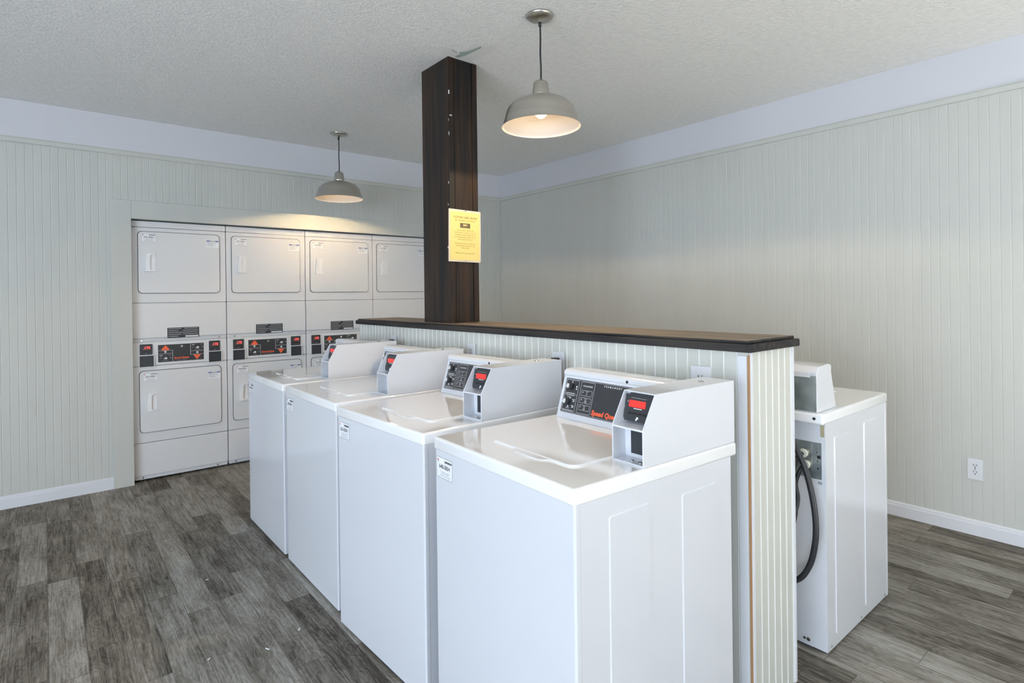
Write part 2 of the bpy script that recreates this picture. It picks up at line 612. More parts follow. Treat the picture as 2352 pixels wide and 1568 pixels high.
CAS.box(DX1 - 0.003, 3.22, YB - 0.019, YB + 0.1, 0, 2.0882)
CAS.box(DX0 + 0.003, DX1 - 0.003, YB - 0.019, YB + 0.1, DZ1 - 0.002, 2.0882)
struct(CAS.make('trim_3', 'panel', bevel=0.002))

# damaged plaster in front of the pillar
pk = MB()
pk.poly([(1.690, 2.545, ZC - .0012), (1.735, 2.530, ZC - .0012), (1.782, 2.546, ZC - .0012), (1.800, 2.500, ZC - .0012), (1.790, 2.420, ZC - .0012),
         (1.831, 2.404, ZC - .0012), (1.90, 2.36, ZC - .0012), (1.93, 2.44, ZC - .0012), (1.90, 2.60, ZC - .0012), (1.77, 2.615, ZC - .0012), (1.70, 2.612, ZC - .0012)][::-1], 0)
pk.poly([(1.785, 2.540, ZC - .002), (1.812, 2.505, ZC - .002), (1.826, 2.450, ZC - .002), (1.834, 2.404, ZC - .002), (1.850, 2.43, ZC - .002),
         (1.842, 2.50, ZC - .002), (1.838, 2.545, ZC - .002), (1.822, 2.605, ZC - .002), (1.795, 2.60, ZC - .002), (1.800, 2.56, ZC - .002)][::-1], 1)
pk.poly([(1.735, 2.545, ZC - .002), (1.785, 2.560, ZC - .002), (1.78, 2.552, ZC - .002), (1.737, 2.538, ZC - .002)][::-1], 2)
struct(pk.make('peeled_patch', ['ceiling_smooth', 'teal', 'ink_grey'], parent=ceil_o, recalc=False))

# ------------------------------------------------------------------ half wall, ledge, pillar
HX0, HX1, HY0, HY1, HZ = 1.7262, 2.0299, 0.8953, 3.715, 1.1713
CZ1 = 1.2076
loop = []
loop += [(t, d) for t, d in bead_line(HX0, HX1, HY0, HY0 - 0.0022, phase=HX0 + 0.026)]
loop += [(d, t) for t, d in bead_line(HY0, HY1, HX1, HX1 + 0.0022)][1:]
loop += [(HX0, HY1)]
loop += [(d, t) for t, d in bead_line(HY0, HY1, HX0, HX0 - 0.0022)][::-1][1:-1]
hwm = MB().prism(loop, 'z', 0, HZ - 0.0015)
for f in hwm.bm.faces:                      # the beads are coloured paler than the flats between them
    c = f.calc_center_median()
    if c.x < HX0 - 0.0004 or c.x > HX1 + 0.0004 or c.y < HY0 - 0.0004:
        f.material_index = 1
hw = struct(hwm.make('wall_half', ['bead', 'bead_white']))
ct = MB()
ct.box(HX0 - 0.004, HX0, HY0 + 0.004, HY0 + 0.034, 0, HZ - 0.012)
ct.box(HX0 + 0.006, HX0 + 0.020, HY0 - 0.006, HY0, 0, HZ - 0.002)
ct.box(HX1 - 0.010, HX1 + 0.004, HY0 - 0.006, HY0 + 0.01, 0, HZ - 0.002)
struct(ct.make('trim_4', 'trim_white', parent=hw, bevel=0.001))
rw = MB()
rw.prism([(HX0 - 0.002, HY0 - 0.003), (HX0 + 0.005, HY0 - 0.003), (HX0 + 0.005, HY0 + 0.002), (HX0 - 0.002, HY0 + 0.002)], 'z', 0.0, HZ - 0.010)
struct(rw.make('trim_5', 'raw_wood', parent=hw))

lt = thing('ledge', 'long dark wooden ledge capping the white beadboard half wall', 'ledge', (1.8778, 2.3066, HZ))
lx, ly = 0.1735, 1.4303
lb = MB()
lb.box(-lx, lx, -ly, ly, 0.0, 0.026)
lb.make('moulded_edge', 'ledge_edge', lt, bevel=0.004, seg=3)
lb = MB()
lb.box(-lx + 0.011, lx - 0.011, -ly + 0.014, ly - 0.014, 0.026, CZ1 - HZ)
lb.bm.normal_update()
bmesh.ops.recalc_face_normals(lb.bm, faces=lb.bm.faces)
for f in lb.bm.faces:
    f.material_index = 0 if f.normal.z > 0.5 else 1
lb.make('ledge_board', ['ledge_top', 'ledge_edge'], lt, bevel=0.004, seg=3)

PX0, PX1, PY0, PY1 = 1.7654, 1.9626, 2.6236, 2.9053
pt = thing('pillar', 'dark stained square wooden pillar rising from the ledge to the ceiling', 'pillar', (0, 0, 0))
pt.location = ((PX0 + PX1) / 2, (PY0 + PY1) / 2, CZ1)
pw, pd, ph = (PX1 - PX0) / 2, (PY1 - PY0) / 2, ZC - CZ1
g1, g2 = -pw + 2 * pw * 0.185, -pw + 2 * pw * 0.81
plan = [(-pw, -pd), (g1 - 0.002, -pd), (g1 - 0.001, -pd + 0.006), (g1 + 0.001, -pd + 0.006), (g1 + 0.002, -pd + 0.002),
        (g2 - 0.002, -pd + 0.002), (g2 - 0.001, -pd + 0.007), (g2 + 0.001, -pd + 0.007), (g2 + 0.002, -pd), (pw, -pd), (pw, pd), (-pw, pd)]
pm = MB().prism(plan, 'z', 0, ph)
for (dx, z, wx_, hz) in ((0.0, 1.42 - 0.14, .006, .022), (0.006, 1.16, .016, .006), (-0.001, 1.13, .003, .012), (-0.006, .78, .005, .014), (0.0, 1.05, .003, .02),
                         (-0.012, 0.66, .005, .01), (0.001, 0.6, .003, .016), (-0.02, .42, .004, .012)):
    if dx >= 0:
        pm.box(-pw + dx - 0.0006, -pw + dx + wx_, -pd - 0.0006, -pd + 0.001, z, z + hz, 1)
    else:
        pm.box(-pw - 0.0006, -pw + 0.001, -pd - dx, -pd - dx + wx_, z, z + hz, 1)
pm.make('post', ['pillar', 'white_print'], pt)

# ------------------------------------------------------------------ yellow notice on the pillar
sg = thing('notice_sign', 'yellow printed laundry notice in a clear sleeve pinned to the dark pillar', 'sign', (1.8598, PY0 - 0.010, 1.698), 0.0)
sg.rotation_euler = (0, math.radians(0.9), 0)
MF = plane_matrix((0, 0, 0), *FACE_NEG_Y)
sl = MB()
SW, SH = 0.222, 0.294
nx, nz = 10, 6
grid = [[sl.bm.verts.new((-SW / 2 + SW * i / nx, -SH / 2 + SH * j / nz, 0.0015 * math.sin(i * 0.9) * (1 if j < 3 else 0.4))) for i in range(nx + 1)] for j in range(nz + 1)]
for j in range(nz):
    for i in range(nx):
        sl.bm.faces.new((grid[j][i], grid[j][i + 1], grid[j + 1][i + 1], grid[j + 1][i]))
so = sl.make('sleeve', 'sleeve', sg, matrix=MF, recalc=False)
sm = so.modifiers.new('thick', 'SOLIDIFY')
sm.thickness = 0.001
pp = MB().box(-0.1015, 0.1015, -0.137, 0.135, 0.0022, 0.0030).make('paper', 'paper', sg, matrix=MF)
W_ = 0.0034
for body, size, v, bold in (('CLOTHES CARE CENTER', 0.0148, 0.103, 0.0003), ('(for Resident Use ONLY)', 0.0135, 0.086, 0.0001),
                            ('PLEASE HELP US KEEP THE', 0.0098, 0.030, 0), ('CENTER NEAT, CLEAN & IN GOOD', 0.0098, 0.017, 0),
                            ('WORKING ORDER. REMOVE ALL', 0.0098, 0.004, 0), ('LINT IMMEDIATELY AFTER USE TO', 0.0098, -0.009, 0),
                            ('AVOID MALFUNCTION.', 0.0098, -0.021, 0), ('PLEASE DISCARD ALL TRASH OR', 0.0098, -0.044, 0),
                            ('UNWANTED ITEMS INTO THE', 0.0098, -0.057, 0), ('TRASH CAN.', 0.0098, -0.069, 0),
                            ('**Please DO NOT abuse the Care**', 0.0092, -0.098, 0.0001)):
    text(body, size, pp, 0, v, W_, 'sign_ink', bold=bold)
lg = MB().rect(-0.036, 0.034, 0.045, 0.072, 0.0033).make('logo_box', 'sign_box', pp, recalc=False)
text('BBH', 0.016, pp, -0.001, 0.0605, 0.0036, 'paper', bold=0.0004)
for px_ in (0.002,):
    MB().cyl((px_, 0.142, 0.001), 'z', 0.004, 0.004, 12).make('pin', 'chrome', sg, matrix=MF)
    MB().cyl((px_, -0.142, 0.001), 'z', 0.003, 0.003, 12).make('pin', 'chrome', sg, matrix=MF)


# ------------------------------------------------------------------ number stickers, shared by washers and dryers
def number_sticker(parent, mtx, wd, ht, number):
    s = MB()
    s.prism(rr(-wd / 2, wd / 2, -ht / 2, ht / 2, 0.003, 3), 'z', 0.0, 0.0005, 0)
    s.outline(-wd / 2 + 0.0006, wd / 2 - 0.0006, -ht / 2 + 0.0006, ht / 2 - 0.0006, 0.0010, 0.0007, 1, 0.003)
    x = wd * 0.02
    while x < wd * 0.44:
        bw = random.choice((0.0014, 0.002, 0.0026))
        s.rect(x, x + bw, ht * 0.28, ht * 0.38, 0.0008, 1)
        x += bw + 0.0008
    s.rect(-wd * 0.42, -wd * 0.36, ht * 0.30, ht * 0.40, 0.0008, 3)
    s.rect(-wd * 0.42, -wd * 0.34, ht * 0.25, ht * 0.28, 0.0008, 2)
    s.rect(-wd * 0.28, wd * 0.06, -ht * 0.185, -ht * 0.165, 0.0008, 2)
    s.rect(wd * 0.12, wd * 0.34, -ht * 0.185, -ht * 0.165, 0.0008, 2)
    s.rect(-wd * 0.20, wd * 0.26, -ht * 0.255, -ht * 0.230, 0.0008, 2)
    s.rect(-wd * 0.28, wd * 0.33, -ht * 0.345, -ht * 0.325, 0.0008, 2)
    s.rect(-wd * 0.34, wd * 0.38, -ht * 0.40, -ht * 0.385, 0.0008, 2)
    o = s.make('number_sticker', ['sticker', 'ink', 'ink_grey', 'red_ink'], parent, matrix=mtx, recalc=False)
    text(number, ht * 0.30, o, wd * 0.01, ht * 0.05, 0.0010, 'ink', bold=0.0001, sx=min(1.0, wd / ht * 0.62))
    return o


# ------------------------------------------------------------------ top-loading washers
WW, WD, WZB, WZT = 0.650, 0.685, 0.8651, 0.9075


def make_washer(label, number, rear_detail=False):
    t = thing('washing_machine', label, 'washing machine')
    # body
    c = MB()
    c.box(0.020, WD - 0.030, 0.004, WW - 0.004, 0.014, WZB + 0.004)
    for a, b in ((0.120, 0.277), (0.412, 0.578)):
        z1 = 0.816 if a < 0.3 else 0.806
        for yy, d in ((0.004, -1), (WW - 0.004, 1)):
            r = rr(a, b, 0.055, z1, 0.008, 3)
            ri = rr(a + 0.0025, b - 0.0025, 0.0575, z1 - 0.0025, 0.007, 3)
            A = [c.bm.verts.new((p[0], yy, p[1])) for p in r]
            B = [c.bm.verts.new((p[0], yy + d * 0.0028, p[1])) for p in ri]
            for i in range(len(A)):
                j = (i + 1) % len(A)
                c.bm.faces.new((A[i], A[j], B[j], B[i]))
            c.bm.faces.new(B)
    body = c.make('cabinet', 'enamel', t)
    MB().prism([(0.005, 0.008), (0.009, 0.003), (0.024, 0.003), (0.024, WW - 0.003), (0.009, WW - 0.003), (0.005, WW - 0.008)], 'z', 0.012, WZB + 0.002
               ).make('front_panel', 'enamel', t, bevel=0.002, seg=2)
    for fx in (0.05, WD - 0.07):
        for fy in (0.05, WW - 0.05):
            MB().cyl((fx, fy, 0.0), 'z', 0.018, 0.014, 12).make('foot', 'black', t)
    # deck with rolled rim
    d = MB()
    d.prism(rr(0.0, WD, 0.0, WW, 0.010, 3), 'z', WZB, WZT)
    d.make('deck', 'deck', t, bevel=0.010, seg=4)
    # lid
    lid = MB()
    pts = rr(0.112, 0.440, 0.118, 0.492, 0.030, 6)
    pts2 = rr(0.1155, 0.4365, 0.1215, 0.4885, 0.027, 6)
    A = [lid.bm.verts.new((p[0], p[1], WZT - 0.001)) for p in pts]
    B = [lid.bm.verts.new((p[0], p[1], WZT + 0.0035)) for p in pts]
    C_ = [lid.bm.verts.new((p[0], p[1], WZT + 0.0055)) for p in pts2]
    for P, Q in ((A, B), (B, C_)):
        for i in range(len(P)):
            j = (i + 1) % len(P)
            lid.bm.faces.new((P[i], P[j], Q[j], Q[i]))
    lid.bm.faces.new(C_)
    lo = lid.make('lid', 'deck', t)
    hl = MB()
    ga = [(0.114, 0.205), (0.094, 0.222), (0.088, 0.235), (0.088, 0.335), (0.094, 0.348), (0.114, 0.365)]
    hl.prism(ga, 'z', WZT - 0.001, WZT + 0.0035)
    hl.make('lid_grip', 'deck', lo, bevel=0.003, seg=3)
    # rear console
    Y0, Y1 = 0.113, 0.616
    if rear_detail:
        Y0, Y1 = 0.113, 0.628
    CXB = WD - 0.004
    prof = [(0.505, WZT), (0.552, WZT + 0.150), (0.549, WZT + 0.153), (0.549, WZT + 0.164), (0.556, WZT + 0.172), (0.575, WZT + 0.176),
            (CXB - 0.02, WZT + 0.170), (CXB, WZT + 0.150), (CXB, WZT)]
    con = MB().prism(prof, 'y', Y0, Y1).make('control_console', 'enamel', t, bevel=0.004, seg=3)
    pm_ = plane_matrix((0.505, 0.612, WZT), (0, -1, 0), (0.047, 0, 0.150))
    pn = MB()
    pn.prism(rr(0.012, 0.495, 0.0234, 0.1490, 0.003, 2), 'z', -0.001, 0.0010, 0)
    k = 0.0014
    pn.outline(0.0145, 0.520, 0.0262, 0.1465, 0.0008, k, 1, 0.003)
    pn.outline(0.018, 0.083, 0.0300, 0.1430, 0.0009, k, 1, 0.004)
    pn.outline(0.093, 0.160, 0.0300, 0.1430, 0.0009, k, 1, 0.004)
    pn.rect(0.018, 0.083, 0.0895, 0.0903, k, 1)
    for v0 in (0.0935, 0.0675, 0.0415):
        pn.outline(0.100, 0.153, v0, v0 + 0.0195, 0.0008, k, 1, 0.003)
        pn.rect(0.106, 0.109, v0 + 0.010, v0 + 0.014, k, 1)
        pn.rect(0.122, 0.133, v0 + 0.0145, v0 + 0.0158, k, 1)
    pn.rect(0.1265, 0.128, 0.0965, 0.1045, k, 1)
    pn.outline(0.1235, 0.1325, 0.0705, 0.0775, 0.0012, k, 1, 0.001)
    pn.outline(0.1235, 0.1320, 0.0440, 0.0525, 0.0012, k, 1, 0.004)
    for (u, v, a, b) in ((0.024, 0.0935, 0.045, 0.002), (0.026, 0.086, 0.042, 0.0014), (0.034, 0.0795, 0.02, 0.0014), (0.022, 0.0725, 0.012, 0.0014),
                         (0.060, 0.0725, 0.018, 0.0016), (0.062, 0.050, 0.014, 0.0016), (0.036, 0.0395, 0.018, 0.0014), (0.020, 0.0325, 0.055, 0.0012),
                         (0.066, 0.0655, 0.008, 0.004), (0.066, 0.044, 0.008, 0.004), (0.042, 0.0435, 0.007, 0.005), (0.046, 0.0755, 0.007, 0.003)):
        pn.rect(u, u + a, v, v + b, k, 1)
    pn.prism([(0.045, 0.132), (0.049, 0.132), (0.048, 0.141), (0.046, 0.141)], 'z', k - 0.0003, k, 1)
    pn.prism(rr(0.0695, 0.0755, 0.117, 0.124, 0.0028, 4), 'z', k - 0.0003, k, 1)
    pn.rect(0.070, 0.076, 0.110, 0.114, k, 1)
    pno = pn.make('control_panel', ['black_panel', 'white_print'], t, matrix=pm_, recalc=False)
    for (u, v) in ((0.046, 0.119), (0.043, 0.062)):
        kb = MB().cyl((u, v, 0.001), 'z', 0.0125, 0.012, 20).make('dial', 'black', pno, bevel=0.0015)
        kp = MB()
        kp.prism([(u - 0.017, v - 0.002), (u - 0.010, v - 0.0075), (u - 0.003, v - 0.008), (u - 0.001, v), (u - 0.003, v + 0.008), (u - 0.010, v + 0.0085)], 'z', 0.012, 0.016)
        kp.make('dial_pointer', 'knob_grey', pno, bevel=0.001)
    text('CYCLE STATUS', 0.0068, pno, 0.1265, 0.128, 0.0016, 'white_print', bold=0.0002)
    text('P  E  R  M  A  N  E  N  T', 0.0078, pno, 0.243, 0.138, 0.0016, 'white_print', bold=0.0004)
    text('P  R  E  S  S', 0.0078, pno, 0.325, 0.138, 0.0016, 'white_print', bold=0.0004)
    text('Speed Queen', 0.0235, pno, 0.166, 0.0405, 0.0016, 'orange', align='LEFT', shear=0.12, bold=0.0011, sx=0.98)
    MB().tube([(0.5485, 0.612 - 0.302, WZT + 0.1585), (0.5465, 0.612 - 0.302, WZT + 0.1585)], 0.0048, 14).make('lock', 'black', con)
    # coin box
    b = MB()
    side = [(0.253, WZT), (0.253, WZT + 0.097), (0.305, WZT + 0.186), (0.678, WZT + 0.186), (0.678, WZT)]
    b.prism(side, 'y', 0.004, 0.0075)
    b.prism(side, 'y', 0.1075, 0.111)
    core = [(0.304, WZT), (0.302, WZT + 0.098), (0.321, WZT + 0.1845), (0.678, WZT + 0.1845), (0.678, WZT)]
    b.prism(core, 'y', 0.0075, 0.1075)
    b.box(0.305, 0.676, 0.0075, 0.1075, WZT + 0.1825, WZT + 0.186)
    b.box(0.2535, 0.304, 0.0075, 0.1075, WZT, WZT + 0.005)
    b.prism([(0.2535, WZT + 0.092), (0.2535, WZT + 0.097), (0.304, WZT + 0.101), (0.304, WZT + 0.098)], 'y', 0.0075, 0.1075)
    b.box(0.645, 0.668, 0.0032, 0.0042, WZT + 0.152, WZT + 0.157)
    cb = b.make('coin_box', 'enamel', t, bevel=0.0012, seg=2)
    rm = plane_matrix((0.3022, 0.059, WZT + 0.100), (0, -1, 0), (0.0190, 0, 0.084))
    r = MB()
    r.prism([(-0.040, 0.002), (0.044, 0.002), (0.044, 0.080), (-0.030, 0.080), (-0.036, 0.075), (-0.046, 0.075), (-0.046, 0.045), (-0.044, 0.040), (-0.046, 0.035), (-0.046, 0.012)], 'z', 0.0, 0.012, 0)
    r.rect(-0.026, 0.026, 0.066, 0.0672, 0.0124, 1)
    r.rect(-0.014, 0.014, 0.037, 0.039, 0.0124, 2)
    r.rect(-0.038, -0.034, 0.053, 0.057, 0.0124, 1)
    r.box(-0.030, 0.032, 0.0215, 0.0275, 0.0116, 0.0130, 3)
    r.prism([(-0.002, 0.006), (0.001, 0.006), (0.002, 0.010), (0.006, 0.011), (0.006, 0.016), (-0.001, 0.016), (-0.001, 0.011), (-0.004, 0.009)], 'z', 0.0122, 0.0126, 2)
    r.make('card_reader', ['black_panel', 'grey_print', 'white_print', 'cord'], cb, matrix=rm)
    MB().prism(rr(-0.031, 0.025, 0.041, 0.060, 0.002, 3), 'z', 0.0118, 0.0134).make('display', 'led', cb, matrix=rm)
    MB().box(0.3005, 0.3032, 0.0085, 0.085, WZT + 0.016, WZT + 0.088).make('coin_cup', 'cup', cb)
    for yy in (0.030, 0.058):
        MB().cyl((0.272, yy, WZT + 0.005), 'z', 0.0065, 0.002, 14).make('screw', 'chrome', cb)
    MB().lathe([(0.0, 0.003), (0.005, 0.003), (0.008, 0.0015), (0.010, 0.0)], 18, center=(0.585, 0.055), z0=WZT + 0.186).make('lock', 'chrome', cb)
    # number sticker on the far top corner of the front
    number_sticker(t, plane_matrix((0.0045, 0.588, 0.8155), *FACE_NEG_X), 0.096, 0.066, number)
    return t


rows = [  # x, y, rotation, label, number
    (0.9490, 0.9124, -0.040, 'white top-load washer numbered 648-BBH, nearest in the row along the half wall', '648-BBH'),
    (0.9657, 1.6111, 0.038, 'white top-load washer numbered 653-BBH, second from the near end of the half wall', '653-BBH'),
    (0.9648, 2.3298, 0.0, 'white top-load washer third from the near end of the half wall, beside the pillar', '650-BBH'),
    (0.9655, 3.0234, 0.0, 'white top-load washer farthest along the half wall, closest to the stacked dryers', '649-BBH'),
]
first = make_washer(rows[0][3], rows[0][4])
first.location = (rows[0][0], rows[0][1], 0)
first.rotation_euler = (0, 0, rows[0][2])
first['group'] = 'washers lined up along the half wall'
for (x, y, rz, lab, num) in rows[1:]:
    wsh = copy_tree(first)
    wsh.location = (x, y, 0)
    wsh.rotation_euler = (0, 0, rz)
    wsh['label'] = lab
    renumber(wsh, rows[0][4], num)

# washer on the far side of the half wall, seen from behind
back = make_washer('white top-load washer on the far side of the half wall, showing its bare metal back', '652-BBH', True)
back.location = (2.2323 + WD - 0.008, 0.8713 + WW, 0)
back.rotation_euler = (0, 0, math.pi)
XB = WD - 0.030      # rear face of the cabinet, local x
# local y = WW - (world y - 0.8713);  small helper


def LY(yw):
    return WW - (yw - 0.8713)


XC = WD - 0.004
MB().prism([(LY(0.895), WZT + 0.004), (LY(1.38), WZT + 0.004), (LY(1.38), WZT + 0.138), (LY(0.895), WZT + 0.138)], 'x', XC, XC + 0.0015
           ).make('console_back_plate', 'galv', back)
MB().prism([(XC - 0.02, WZT + 0.166), (XC + 0.006, WZT + 0.150), (XC + 0.008, WZT + 0.132), (XC + 0.0055, WZT + 0.132), (XC + 0.003, WZT + 0.146), (XC - 0.02, WZT + 0.160)],
           'y', LY(1.38), LY(0.915)).make('console_lip', 'enamel', back)
MB().cyl((WD - 0.001, LY(0.9027), 0.887), 'x', 0.0055, 0.003, 14).make('deck_hole', 'cord', back)
MB().box(XB, XB + 0.0016, LY(0.879), LY(0.893), 0.8165, 0.8605).make('corner_bracket', 'brass', back)
vp = MB()
vp.box(XB - 0.001, XB + 0.0012, LY(1.16), LY(0.890), 0.655, 0.792)
for yy in (0.955, 0.925, 0.990, 0.902):
    vp.box(XB + 0.001, XB + 0.0022, LY(yy) - 0.0015, LY(yy) + 0.0015, 0.69, 0.785)
vpo = vp.make('valve_panel', 'galv', back)
for (yy, zz) in ((0.9449, 0.750), (0.9375, 0.709)):
    v = MB().tube([(XB + 0.001, LY(yy), zz), (XB + 0.018, LY(yy), zz)], 0.012, 14, 0)
    v.tube([(XB + 0.018, LY(yy), zz), (XB + 0.034, LY(yy), zz)], 0.0165, 16, 1)
    v.make('inlet_valve', ['brass', 'valve_cap'], vpo)
MB().cyl((XB + 0.0012, LY(0.8985), 0.739), 'x', 0.0065, 0.001, 14).make('panel_hole', 'cord', vpo)
MB().cyl((XB + 0.0012, LY(0.9025), 0.6955), 'x', 0.0032, 0.001, 10).make('panel_hole', 'cord', vpo)
for yy, zz in ((0.905, 0.757), (0.903, 0.723), (0.90, 0.683)):
    MB().cyl((XB + 0.0012, LY(yy), zz), 'x', 0.003, 0.0015, 10).make('panel_screw', 'chrome', vpo)
MB().box(XB, XB + 0.0012, LY(0.904), LY(0.889), 0.637, 0.648).make('rating_slot', 'ink_grey', back)
ap = MB().prism(rr(LY(1.12), LY(0.922), 0.0145, 0.055, 0.007, 4), 'x', XB, XB + 0.002, 0).make('access_plate', 'enamel', back)
for yy, rr_ in ((0.957, 0.0048), (0.9425, 0.0068)):
    MB().cyl((XB + 0.002, LY(yy), 0.037), 'x', rr_, 0.0025, 16).make('plate_screw', 'chrome', ap)
for lxp in (XB - 0.03, 0.33, 0.06):
    MB().tube([(lxp, WW - 0.004, 0.030), (lxp, WW - 0.0015, 0.030)], 0.0045, 10).make('base_screw', 'chrome', back)


def smooth_path(pts, n=8):
    """Catmull-Rom through the points"""
    P = [Vector(p) for p in pts]
    P = [P[0] * 2 - P[1]] + P + [P[-1] * 2 - P[-2]]
    out = []
    for i in range(1, len(P) - 2):
        for k in range(n):
            t = k / n
            a, b, c, d = P[i - 1], P[i], P[i + 1], P[i + 2]
            out.append(0.5 * ((2 * b) + (c - a) * t + (2 * a - 5 * b + 4 * c - d) * t * t + (3 * b - a - 3 * c + d) * t ** 3))
    out.append(P[-2])
    return out


def LX(xw):
    return (2.2323 + WD - 0.008) - xw


hose_w = [(2.245, 1.10, 0.885), (2.212, 1.02, 0.868), (2.19, 0.955, 0.775), (2.19, 0.9205, 0.698), (2.19, 0.8966, 0.598), (2.19, 0.8871, 0.507), (2.19, 0.891, 0.431),
          (2.19, 0.9105, 0.348), (2.18, 0.949, 0.285), (2.165, 1.02, 0.262), (2.14, 1.10, 0.30)]
MB().tube(smooth_path([(LX(x), LY(y), z) for x, y, z in hose_w]), 0.0105, 14).make('drain_hose', 'rubber', back)
for i, pts in enumerate(([(2.222, 0.9449, 0.750), (2.195, 0.955, 0.735), (2.185, 0.962, 0.68), (2.19, 0.958, 0.60), (2.19, 0.963, 0.50), (2.17, 1.0, 0.40), (2.10, 1.08, 0.45)],
                         [(2.222, 0.9375, 0.709), (2.20, 0.945, 0.69), (2.192, 0.957, 0.64), (2.19, 0.9495, 0.58), (2.17, 0.965, 0.535), (2.12, 1.05, 0.56)])):
    MB().tube(smooth_path([(LX(x), LY(y), z) for x, y, z in pts]), 0.0075, 12).make('inlet_hose', 'rubber', back)

# ------------------------------------------------------------------ stacked dryers
DW, DDEP, YD = 0.641, 0.66, 4.9605


def make_dryer(label, n_top, n_low):
    t = thing('stacked_dryer', label, 'stacked dryer', group='stacked dryers built into the back wall')
    MB().box(0.002, DW - 0.002, 0.018, DDEP, 0.022, 1.948).make('cabinet', 'dryer', t)
    for fx in (0.06, DW - 0.06):
        for fy in (0.08, DDEP - 0.08):
            MB().cyl((fx, fy, 0), 'z', 0.018, 0.023, 12).make('foot', 'black', t)

    def slab(name, z0, z1, y0=0.0, m_='dryer', parent=t):
        return MB().prism(rr(0.0, DW, z0, z1, 0.006, 3), 'y', y0, 0.02).make(name, m_, parent, bevel=0.002)
    slab('lower_panel', 0.045, 0.2870)
    MB().box(0.004, DW - 0.004, 0.004, 0.02, 0.018, 0.0435).make('toe_strip', 'dryer_grey', t)
    slab('lower_front', 0.2905, 0.8595)
    slab('control_fascia', 0.8635, 1.0405)
    MB().prism([(0.012, 1.0420), (0.0, 1.0425), (0.0, 1.046), (0.010, 1.070), (0.02, 1.070)], 'x', 0.0, DW).make('ledge_strip', 'dryer_grey', t)
    slab('middle_panel', 1.0715, 1.3325)
    slab('upper_front', 1.3365, 1.9000)
    slab('top_strip', 1.9035, 1.9480)
    for zz, xs in ((1.0535, (0.055, 0.585)), (0.031, (0.055, 0.565))):
        for x in xs:
            MB().cyl((x, -0.001, zz), 'y', 0.006, 0.006, 12).make('panel_screw', 'chrome', t)
    for (z0, z1, num, ha) in ((1.405, 1.8725, n_top, 1.5703), (0.363, 0.8280, n_low, 0.5218)):
        MB().prism(rr(0.0365, 0.5975, z0, z1, 0.030, 6), 'y', -0.0035, 0.0).make('door_gap_shade', 'gap_and_screen', t)  # dark plate stands in for the shaded gap around the door
        do = MB().prism(rr(0.0400, 0.5940, z0 + 0.0035, z1 - 0.0035, 0.028, 6), 'y', -0.0105, 0.0).make('door', 'dryer', t, bevel=0.003, seg=3)
        x0, x1, h = 0.083, 0.153, 0.137
        hm = MB()
        hm.prism([(x0, ha), (x1, ha), (x1, ha + 0.010), (x0 + 0.036, ha + 0.012), (x0 + 0.030, ha + 0.03), (x0 + 0.029, ha + h * 0.6), (x0 + 0.031, ha + h - 0.022),
                  (x0 + 0.042, ha + h - 0.012), (x1 - 0.004, ha + h - 0.008), (x1 - 0.004, ha + h), (x0 + 0.008, ha + h), (x0 + 0.002, ha + h * 0.6), (x0, ha + h * 0.4)],
                 'y', -0.0265, -0.0105)
        hm.prism([(x0 + 0.028, ha + 0.010), (x1 - 0.004, ha + 0.010), (x1 - 0.004, ha + h - 0.008), (x0 + 0.040, ha + h - 0.010), (x0 + 0.030, ha + h - 0.02)], 'y', -0.0125, -0.0105)
        hm.make('door_handle', 'deck', do, bevel=0.002)
        number_sticker(do, plane_matrix((0.108, -0.0106, z1 - 0.049), *FACE_NEG_Y), 0.097, 0.064, num)
        st = MB()
        st.prism(rr(0.0, 0.092, 0.0, 0.056, 0.002, 2), 'z', 0.0, 0.0005, 0)
        st.rect(0.002, 0.028, 0.045, 0.0535, 0.0008, 1)
        st.rect(0.028, 0.065, 0.046, 0.0525, 0.0008, 4)
        st.rect(0.066, 0.090, 0.045, 0.0535, 0.0008, 1)
        for i, (a, wd) in enumerate(((0.038, 0.078), (0.031, 0.070), (0.026, 0.045), (0.017, 0.066), (0.011, 0.05))):
            st.rect(0.005, 0.005 + wd, a, a + 0.0022, 0.0008, 3 if i == 2 else 2)
        st.make('instruction_sticker', ['sticker', 'blue_ink', 'ink_grey', 'ink_grey', 'ink_grey'], do, matrix=plane_matrix((0.498, -0.0106, z1 - 0.103), *FACE_NEG_Y), recalc=False)
    # vent plate with printed lines
    vm = plane_matrix((0.2235, -0.0004, 1.064), *FACE_NEG_Y)
    v = MB()
    v.prism(rr(0.0, 0.218, 0.0, 0.078, 0.002, 2), 'z', 0.0, 0.0012, 0)
    for i in range(5):
        z = 0.009 + 0.0145 * i
        v.rect(0.006, 0.075 + 0.02 * ((i * 7) % 3), z, z + 0.0055, 0.0015, 1)
        if i:
            v.rect(0.115 - 0.01 * (i % 2), 0.21, z, z + 0.0055, 0.0015, 1)
    v.rect(0.122, 0.212, 0.003, 0.0145, 0.0015, 2)
    v.make('warning_plate', ['ink', 'grey_print', 'white_print'], t, matrix=vm, recalc=False)
    # control panel
    cm = plane_matrix((0.0, 0.0, 0.0), *FACE_NEG_Y)
    p = MB()
    p.frame([(0.1555, 0.8785), (0.4775, 0.8785), (0.4775, 1.0185), (0.1555, 1.0185)], [(0.1605, 0.8830), (0.4730, 0.8830), (0.4730, 1.0145), (0.1605, 1.0145)], 'z', 0.0, 0.0022, 2)
    p.box(0.1605, 0.4730, 0.8830, 1.0145, 0.0, 0.0012, 0)
    k = 0.0016
    p.poly([(0.181, 0.979, k), (0.191, 0.971, k), (0.227, 0.971, k), (0.237, 0.979, k), (0.210, 1.011, k)], 3)
    p.poly([(0.398, 0.925, k), (0.424, 0.887, k), (0.454, 0.925, k)], 3)
